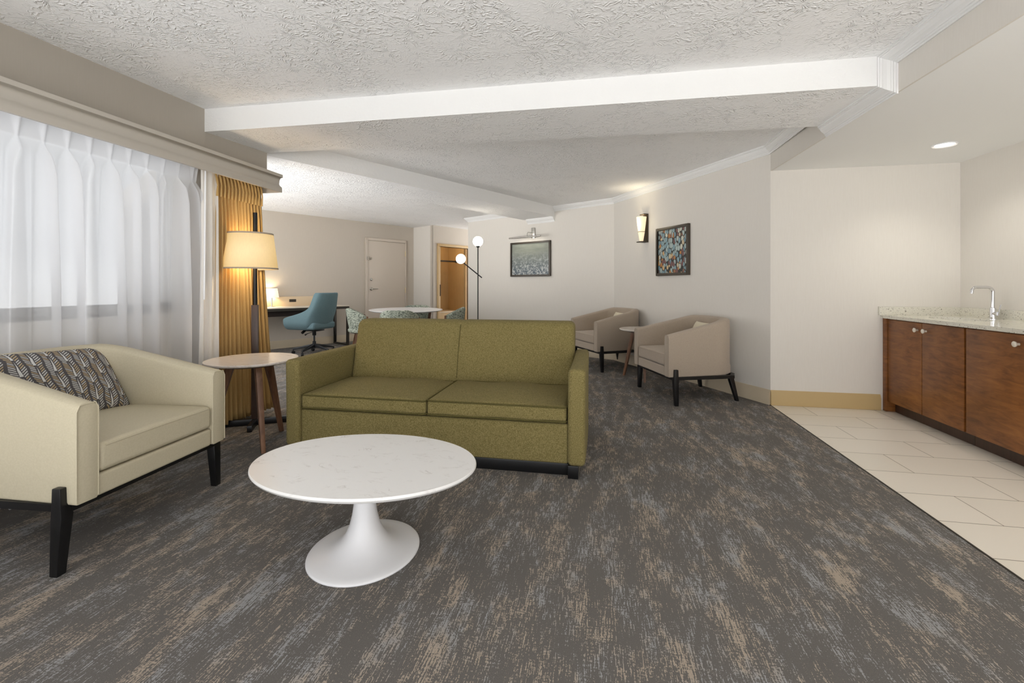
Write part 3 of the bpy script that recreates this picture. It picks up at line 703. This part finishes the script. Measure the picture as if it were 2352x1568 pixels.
# ------------------------------------------------------------------ floor lamp by the drape
fl_ = thing('floor_lamp', (-2.725, 3.205, 0), 'tall floor lamp with linen drum shade in front of gold curtain', 'lamp', radians(30))
MB().b2((-.24, -.0175, .0), (.29, .0175, .05)).b2((-.0175, -.215, 0), (.0175, 0, .05)).build('base', 'black_wood', fl_, .004)
MB().leg((0, 0, .965), (0, 0, .05), (.024, .024), (.024, .024)).build('post', 'dark_wood', fl_, .003)
MB().tube([(0, 0, .96), (0, 0, 1.71)], .0165, 14).build('pole', 'black_metal', fl_)
shd = MB().lathe([(.200, 0), (.165, .285)], n=48, cap=False).build('lamp_shade', 'shade_linen', fl_, loc=(-.035, .01, 1.255), angle=60, solid=1)
md = shd.modifiers.new('s', 'SOLIDIFY'); md.thickness = .003
for r, z in ((.201, .003), (.166, .282)):
    MB().lathe([(r-.002, -.006), (r+.0015, -.006), (r+.0015, .006), (r-.002, .006), (r-.002, -.006)], (0, 0, z), n=48, cap=False).build('trim_ring', 'taupe_linen', shd)
for a in (0, 2.1, 4.2): pass
MB().tube([(-.165, 0, 1.50), (.13, .01, 1.50)], .003).tube([(-.03, -.155, 1.50), (-.03, .17, 1.50)], .003).build('harp', 'black_metal', fl_)
point('floor_lamp_bulb', (-.06, -.05, 1.38), 4.2, (1, .78, .50), .05, fl_)

# ------------------------------------------------------------------ two-globe floor lamp
gl = thing('globe_floor_lamp', (-1.831, 6.785, 0), 'slim black floor lamp with two white glass globes by picture wall', 'lamp', radians(10.8))
MB().lathe([(0, 0), (.14, 0), (.14, .012), (.02, .02), (0, .02)], n=36).build('base', 'black_metal', gl)
MB().tube([(0, 0, .02), (0, 0, 1.735)], .009).build('pole', 'black_metal', gl)
MB().tube([(-.23, 0, 1.48), (.062, 0, 1.243)], .009).build('crossarm', 'black_metal', gl)
def sph(r, c=(0, 0, 0), n=24): return MB().lathe([(r*sin(pi*i/16), -r*cos(pi*i/16)) for i in range(17)], c, n=n, cap=False)
sph(.078).build('glass_globe', 'globe', gl, loc=(0, 0, 1.805)); sph(.078).build('glass_globe', 'globe_dim', gl, loc=(-.265, 0, 1.535))
MB().lathe([(.02, 0), (.032, .02), (.032, .028)], n=16).build('globe_cup', 'black_metal', gl, loc=(0, 0, 1.712))

# ------------------------------------------------------------------ wall pieces on the picture wall (local x along, -y into room)
aw = atan2(K[1]-AW[1], K[0]-AW[0]); aw2 = atan2(C[1]-K[1], C[0]-K[0])
def frame(name, cx, cy, z, w, h, rz, mat, label, fw_=.035, dp=.035):
    t = thing(name, (cx, cy, z), label, 'picture', rz)
    f = MB(); f.b2((-w/2, -dp, -h/2), (-w/2+fw_, 0, h/2)).b2((w/2-fw_, -dp, -h/2), (w/2, 0, h/2)).b2((-w/2+fw_, -dp, h/2-fw_), (w/2-fw_, 0, h/2)).b2((-w/2+fw_, -dp, -h/2), (w/2-fw_, 0, -h/2+fw_))
    f.build('picture_frame', 'picture_frame', t, .003)
    MB().b2((-w/2+fw_-.004, -.018, -h/2+fw_-.004), (w/2-fw_+.004, -.010, h/2-fw_+.004)).build('print', mat, t)
    return t
frame('framed_picture', -1.157, 7.789, 1.583, .87, .60, aw, 'water', 'framed dark grey abstract print of glinting spray under picture light', .03)
frame('framed_picture', .906, 5.844, 1.548, .605, .605, aw2, 'pebbles', 'framed square print of blue and orange pebbles right of sconce', .034)
pl = thing('picture_light', (-1.10, 7.757, 2.03), 'bronze bar picture light above the grey abstract print', 'lamp', aw)
MB().b2((-.035, -.02, -.09), (.035, 0, .09)).build('wall_plate', 'nickel', pl, .003)
MB().tube([(-.0, -.02, .0), (.0, -.10, .0), (-.0, -.16, .0), (0, -.18, -.03), (0, -.18, -.07)], .006).build('arm', 'nickel', pl)
MB().tube([(-.40, -.18, -.08), (.28, -.18, -.08)], .014, 14).build('light_bar', 'nickel', pl)
for x in (-.25, -.06, .13): spot('picture_light_beam', (x, -.17, -.10), .45, (1, .92, .78), radians(150), 1, .03, (radians(38), 0, 0), pl)
sconce = thing('sconce', (.632, 6.322, 1.89), 'bronze wall sconce with tapered glass beside pebble print', 'lamp', aw2)
MB().b2((-.05, -.012, -.19), (.05, 0, .19)).b2((-.05, -.12, -.19), (.05, -.0, -.178)).b2((-.05, -.07, .178), (.05, 0, .19)).build('bracket', 'bronze', sconce, .002)
MB().lathe([(.024, -.172), (.042, -.06), (.066, .15), (.062, .15), (.038, -.06), (.02, -.165)], (0, -.075, 0), 32, cap=True).build('glass_shade', 'sconce_glass', sconce)
MB().lathe([(.046, -.052), (.046, -.046), (.04, -.046), (.04, -.052), (.046, -.052)], (0, -.075, 0), 32, cap=False).b2((-.004, -.04, -.052), (.004, 0, -.046)).build('band', 'bronze', sconce)
spot('sconce_uplight', (0, -.085, .13), 2.6, (1, .86, .6), radians(120), 1, .03, (pi, 0, 0), sconce)
point('sconce_bulb', (0, -.15, .05), .7, (1, .86, .62), .05, sconce)

# ------------------------------------------------------------------ alcove: downlight, cabinets, counter, tap
dl = thing('recessed_downlight', (2.60, 4.02, ZA), 'round recessed downlight in the alcove ceiling', 'ceiling light')
MB().lathe([(.055, .0), (.078, -.001), (.08, -.006), (.074, -.01), (.058, -.004), (.055, 0)], n=40, cap=False).build('trim_ring', 'white_gloss', dl)
MB().lathe([(0, -.004), (.06, -.004), (.06, -.001), (0, -.001)], n=32).build('lens', 'downlight_lens', dl)
spot('downlight_beam', (0, 0, -.012), 12, (1, .95, .86), radians(128), .9, .05, (0, 0, 0), dl)
spot('alcove_fill_beam', (2.5, 2.2, ZA-.012), 8, (1, .95, .88), radians(130), .9, .05)  # unseen second downlight, added to brighten the tiled side
dl2 = copy_tree(dl, (2.5, 2.2, ZA), 0, 'unseen recessed downlight added to light the tiled floor')
dl['group'] = dl2['group'] = 'recessed downlights'
CX0 = 2.53
def base_cabinet(y1, y0, label, end=False):
    t = thing('base_cabinet', (CX0, y0, 0), label, 'cabinet', 0, 'wet bar base cabinets'); L = y1-y0; Wd = 3.118-CX0
    MB().b2((.022, .003, .085), (Wd, .021, .828)).b2((.022, L-.021, .085), (Wd, L-.003, .828)).b2((.022, .021, .085), (Wd, L-.021, .105)).b2((Wd-.012, .021, .105), (Wd, L-.021, .828)).b2((.022, .021, .79), (.04, L-.021, .828)).build('body', 'cabinet_wood', t, smooth=False)
    if end: MB().b2((-.012, L-.045, 0), (.12, L-.0, .828)).build('end_post', 'cabinet_wood', t, .002)
    MB().b2((.06, .002, .0), (.08, L-(.05 if end else .002), .085)).build('toe_kick', 'dark_wood', t)
    LL = L-(.05 if end else .006); w = LL/2
    for i, (a, b) in enumerate(((.012, w-.004), (w+.002, LL-.002))):
        d = MB().b2((0, a, .092), (.02, b, .82)).build('door', 'cabinet_wood', t, .0015)
        ky = b-.045 if i == 0 else a+.045
        MB().lathe([(.0, 0), (.008, 0), (.007, .014), (.016, .020), (.018, .027), (.013, .031), (0, .032)], n=20).rot(-pi/2, 'Y').build('knob', 'knob', d, loc=(0, ky, .762))
    return t
base_cabinet(4.636, 3.72, 'walnut-brown two-door base cabinet under the sink, against the alcove wall', True)
base_cabinet(3.72, 2.80, 'walnut-brown two-door base cabinet cut off by the right photo edge')
wt = thing('countertop', (0, 0, 0), 'speckled pale granite countertop with backsplash over brown cabinets', 'countertop')
# slab with oval hole
bm = bmesh.new(); o_ = [(2.50, 2.78), (3.118, 2.78), (3.118, 4.638), (2.50, 4.638)]; SCX, SCY, SA, SB = 2.80, 4.17, .155, .235
SL = MB(); n_ = 48; hole = [(SCX+SA*cos(2*pi*i/n_), SCY+SB*sin(2*pi*i/n_)) for i in range(n_)]
def outer(p):
    dx, dy = p[0]-SCX, p[1]-SCY; t = 1e9
    for lim, q in ((2.50-SCX, dx), (3.118-SCX, dx)):
        if abs(q) > 1e-9 and lim/q > 0: t = min(t, lim/q)
    for lim, q in ((3.72-SCY, dy), (4.638-SCY, dy)):
        if abs(q) > 1e-9 and lim/q > 0: t = min(t, lim/q)
    return (SCX+dx*t, SCY+dy*t)
ang_ = sorted(set([atan2(p[1]-SCY, p[0]-SCX) for p in hole]+[atan2(y-SCY, x-SCX) for x, y in ((2.5, 3.72), (3.118, 3.72), (3.118, 4.638), (2.5, 4.638))]))
inn = []; out = []
for a in ang_:
    r = 1/math.sqrt((cos(a)/SA)**2+(sin(a)/SB)**2); inn.append((SCX+r*cos(a), SCY+r*sin(a))); out.append(outer((SCX+cos(a), SCY+sin(a))))
n_ = len(ang_)
V_ = [(x, y, .858) for x, y in inn]+[(x, y, .858) for x, y in out]+[(x, y, .83) for x, y in inn]+[(x, y, .83) for x, y in out]
F_ = []
for i in range(n_):
    j = (i+1) % n_; F_ += [(i, n_+i, n_+j, j), (2*n_+i, 2*n_+j, 3*n_+j, 3*n_+i), (i, j, 2*n_+j, 2*n_+i), (n_+i, 3*n_+i, 3*n_+j, n_+j)]
SL.add(V_, F_); SL.build('worktop', 'granite', wt, smooth=False)
MB().b2((2.50, 2.78, .83), (3.118, 3.72, .858)).build('worktop_extension', 'granite', wt)
MB().b2((2.482, 4.618, .858), (3.118, 4.638, .932)).b2((3.098, 2.78, .858), (3.118, 4.618, .932)).build('backsplash', 'granite', wt, smooth=False)
sk = thing('sink', (SCX, SCY, .829), 'oval undermount sink basin set in the granite counter', 'sink')
MB().lathe([(1.03, 0), (1.0, -.002), (.97, -.04), (.86, -.09), (.6, -.115), (.2, -.12), (0, -.12), (0, -.125), (.6, -.12), (.9, -.095), (1.02, -.04), (1.05, 0)], n=48, ax=SA, ay=SB, cap=False).build('basin', 'white_gloss', sk)
MB().lathe([(0, -.117), (.022, -.117), (.022, -.12)], n=20).build('drain', 'chrome', sk)
fa = thing('faucet', (3.035, 4.19, .858), 'tall chrome square-bend faucet standing behind the sink', 'faucet', radians(180))
MB().lathe([(0, 0), (.027, 0), (.027, .004), (.019, .006), (.019, .088), (.013, .092), (0, .092)], n=28).build('body', 'chrome', fa)
pts = [(0, 0, .09), (0, 0, .215)]+[(.035-.035*cos(a), 0, .215+.035*sin(a)) for a in [pi/2*i/6 for i in range(1, 7)]]+[(.11, 0, .25)]+[(.11+.03*sin(a), 0, .22+.03*cos(a)) for a in [pi/2*i/6 for i in range(1, 7)]]+[(.142, 0, .20)]
MB().tube(pts, .0115, 14).build('spout', 'chrome', fa)
MB().tube([(-.0, .0, .045), (0, .045, .045)], .014, 14).tube([(0, .045, .03), (-.012, .058, .115)], .0045, 10).build('lever', 'chrome', fa)

# ------------------------------------------------------------------ desk, lamp, task chair (desk wall frame)
dk = thing('writing_desk', (D0[0], D0[1], 0), 'pale long writing desk with dark metal legs against far wall', 'desk', radians(60))
DX1 = 1.06; DX0 = -1.0; DY = -.54
MB().b2((DX0, DY, .735), (DX1, -.005, .752)).build('desktop', 'desk_top', dk, .002)
MB().b2((DX0, DY+.003, .69), (DX1, DY+.03, .735)).b2((DX1-.03, DY+.03, .69), (DX1, -.01, .735)).build('apron', 'dark_metal', dk)
MB().b2((DX0+.02, DY+.06, .60), (DX1-.5, -.05, .69)).build('drawer_box', 'dark_brown', dk, .003)  # box in one even, very dark brown
for x in (DX1-.045, DX0+.1): MB().b2((x, DY+.003, 0), (x+.045, DY+.04, .69)).b2((x, -.06, 0), (x+.045, -.02, .69)).b2((x, DY+.04, 0), (x+.045, -.06, .03)).build('leg_frame', 'dark_metal', dk, .002)
rp = MB().b2((DX0, -.035, .752), (DX1-.22, -.004, .925)).build('back_panel', 'desk_panel', dk, .002)
MB().b2((.17, -.04, .825), (.29, -.034, .875)).build('power_outlet', 'dark_metal', rp)
tl_ = thing('desk_lamp', (D0[0]-.08+.10, D0[1]-.10-.10, .753), 'small white-shaded table lamp glowing on the writing desk', 'lamp', radians(60))
MB().lathe([(0, 0), (.06, 0), (.06, .012), (.012, .02), (.012, .18), (0, .18)], n=28).build('base', 'nickel', tl_)
o = MB().lathe([(.115, .16), (.09, .32)], n=36, cap=False).build('lamp_shade', 'desk_shade', tl_, solid=1)
md = o.modifiers.new('s', 'SOLIDIFY'); md.thickness = .002
point('desk_lamp_bulb', (0, -.02, .24), 2, (1, .82, .55), .05, tl_)

tc_ = thing('task_chair', (-4.62, 6.75, 0), 'blue-grey upholstered swivel desk chair on five castors', 'chair', radians(172))
# shell: loft of horizontal sections, open to +x
def tshell():
    vs = []; fs = []; n = 20; zs = [.40, .44, .50, .56, .60, .66, .74, .84, .94, 1.01]
    import numpy as np
    for layer in (0, 1):
        for z in zs:
            for i in range(n+1):
                a = pi*(i/n-.5)*1.36                                       # 0 = back
                tback = max(0, min(1, (z-.40)/.62))
                w = .305-.085*max(0, (z-.58)/.44); xb = -.20-.17*tback
                fx = .38
                # arms: sections above .62 only reach partly forward
                ext = 1.0 if z <= .60 else max(.0, 1-(z-.60)/.10)
                reach = xb+.17+(fx-(xb+.17))*ext
                ca = cos(a); sa = sin(a)
                if abs(i/n-.5) < .32:
                    b = (i/n-.5)/.32*pi/2; x = xb+.20*(1-cos(b))*(.75 if z < .6 else .45+.3*ext); y = w*sin(b)
                    xe = xb+.20*(.75 if z < .6 else .45+.3*ext)
                else:
                    s_ = 1 if i/n > .5 else -1; q = (abs(i/n-.5)-.32)/.18
                    xe = xb+.20*(.75 if z < .6 else .45+.3*ext); x = xe+(max(reach, xe+.02)-xe)*q; y = s_*w
                taper = 1-.28*max(0, (.47-z)/.07)
                k = (1 if layer == 0 else .84 if abs(i/n-.5) > .3 else .86)
                xx = x*(taper if x < 0 else 1) + (.045*cos(a)*1.0 if layer else 0); yy = y*taper*(.86 if layer else 1)
                zz = z+.03*q if False else z
                # rounded arm tips
                vs.append((xx, yy, zz))
    m_ = n+1; L = len(zs)
    for layer in (0, 1):
        for k in range(L-1):
            for i in range(n):
                b = layer*L*m_; q = (b+k*m_+i, b+k*m_+i+1, b+(k+1)*m_+i+1, b+(k+1)*m_+i); fs.append(q if layer == 0 else q[::-1])
    o0 = 0; o1 = L*m_
    for i in range(n):
        fs.append((o0+(L-1)*m_+i, o0+(L-1)*m_+i+1, o1+(L-1)*m_+i+1, o1+(L-1)*m_+i)); fs.append((o0+i+1, o0+i, o1+i, o1+i+1))
    for k in range(L-1):
        fs.append((o0+k*m_, o0+(k+1)*m_, o1+(k+1)*m_, o1+k*m_)); fs.append((o0+(k+1)*m_+n, o0+k*m_+n, o1+k*m_+n, o1+(k+1)*m_+n))
    return MB().add(vs, fs)
o = tshell().build('shell', 'teal_wool', tc_, angle=180); md = o.modifiers.new('s', 'SUBSURF'); md.levels = 2; md.render_levels = 2
def sf(x, y, z): return (x, y, z+.02*(1-(x/.3)**2)*(1-(y/.26)**2)*(z > 0))
MB().rbox((.06, 0, .47), (.56, .51, .12), .045, 5, sf).build('seat', 'teal_wool', tc_)
MB().b2((-.12, -.1, .375), (.12, .1, .405)).lathe([(0, .30), (.03, .30), (.03, .38), (0, .38)], n=18).build('mechanism', 'black_metal', tc_, .004)
MB().tube([(-.02, .03, .37), (-.05, .20, .35), (-.06, .26, .335)], [.005, .006, .013]).build('lever', 'black_metal', tc_)
MB().tube([(.1, .1, .385), (.1, .16, .35)], .022).build('tension_knob', 'black_metal', tc_)
MB().lathe([(.0, .09), (.028, .09), (.028, .20), (.014, .205), (.014, .31), (0, .31)], n=20).build('gas_column', 'grey_metal', tc_)
for i in range(5):
    a = 2*pi*i/5+radians(100); c_, s_ = cos(a), sin(a)
    R = []
    for r, z, w, h in ((.02, .135, .028, .028), (.15, .115, .022, .02), (.33, .078, .014, .012)): R.append([(r*c_-w*s_*q, r*s_+w*c_*q, z+h*p) for q, p in ((-1, -1), (1, -1), (1, 1), (-1, 1))])
    sp_ = MB().rings(R).build('base_spoke', 'grey_metal', tc_, .005)
    MB().lathe([(0, -.02), (.025, -.02), (.027, -.016), (.027, .016), (.025, .02), (0, .02)], n=20).rot(pi/2, 'X').rot(a+.6).build('castor', 'rubber', sp_, loc=(.325*c_, .325*s_, .027))
    MB().tube([(.325*c_, .325*s_, .03), (.325*c_, .325*s_, .08)], .008).build('castor_stem', 'grey_metal', sp_)

# ------------------------------------------------------------------ dining table and chairs
TCx, TCy = -3.02, 6.80
dt = thing('dining_table', (TCx, TCy, 0), 'white oval pedestal dining table behind the green sofa', 'table', .44)
MB().lathe([(.93, .718), (.985, .728), (1.0, .737), (.995, .741), (0, .742)], n=72, ax=.575, ay=.75).build('tabletop', 'white_gloss', dt, angle=30)
MB().lathe([(0, 0), (.33, 0), (.34, .008), (.30, .015), (.18, .03), (.09, .07), (.055, .14), (.045, .3), (.05, .6), (.09, .715), (0, .715)], n=40).build('pedestal', 'white_gloss', dt)
def dining_chair(loc, rz, label):
    t = thing('dining_chair', loc, label, 'chair', rz, 'dining chairs around the oval table')
    R = []; n = 28
    for i in range(n+1):
        a = pi/2+pi*i/n*1.0; q = abs(i/n-.5)*2; r = .275
        x = r*cos(a)*1.0; y = r*sin(a)*1.02; 
        if q > .75: pass
        zt = .775-.115*max(0, (q-.35)/.65)**1.3; zb = .47-.06*(1-q); nx, ny = cos(a), sin(a)
        def at(o_, z): k = 1-.16*(.775-z)/.3; return ((x+nx*o_)*k, (y+ny*o_)*k, z)
        R.append([at(.012, zb), at(.02, (zb+zt)/2), at(.02, zt-.03), at(.012, zt-.006), at(-.004, zt), at(-.018, zt-.008), at(-.022, zt-.04), at(-.016, (zb+zt)/2), at(-.016, zb)])
    MB().rings(R).build('backrest', 'green_tweed', t, angle=60)
    for s_ in (1, -1):
        y = s_*.28; MB().rings([[(x, y_, z) for x, y_ in ((x0-.012, yy-.024), (x0+.014, yy-.024), (x0+.014, yy+.024), (x0-.012, yy+.024))] for z, x0, yy in ((.42, .01, y*.82), (.53, .008, y*.88), (.66, .0, y*.955))]).build('wood_arm', 'walnut', t, .005)
    MB().lathe([(0, .40), (.22, .40), (.255, .42), (.26, .45), (.24, .475), (0, .485)], n=36).build('seat', 'green_tweed', t)
    for s_ in (1, -1): MB().leg((.14, s_*.15, .40), (.21, s_*.21, 0), .018, .011).build('leg', 'walnut', t); MB().leg((-.13, s_*.15, .40), (-.21, s_*.20, 0), .018, .011).build('leg', 'walnut', t)
    return t
d0 = None
for a, r, lab in ((213, .62, 'tweed dining chair nearest the desk chair, left of the table'), (-74, .66, 'tweed dining chair with its back to the green sofa'),
                  (100, .60, 'tweed dining chair on the door side, seen over the far table edge'), (12, .66, 'tweed dining chair nearest the globe lamp, right of the table')):
    a_ = radians(a); p = (TCx+r*cos(a_), TCy+r*sin(a_), 0)
    if d0 is None: d0 = dining_chair(p, a_+pi, lab)
    else: copy_tree(d0, p, a_+pi, lab)
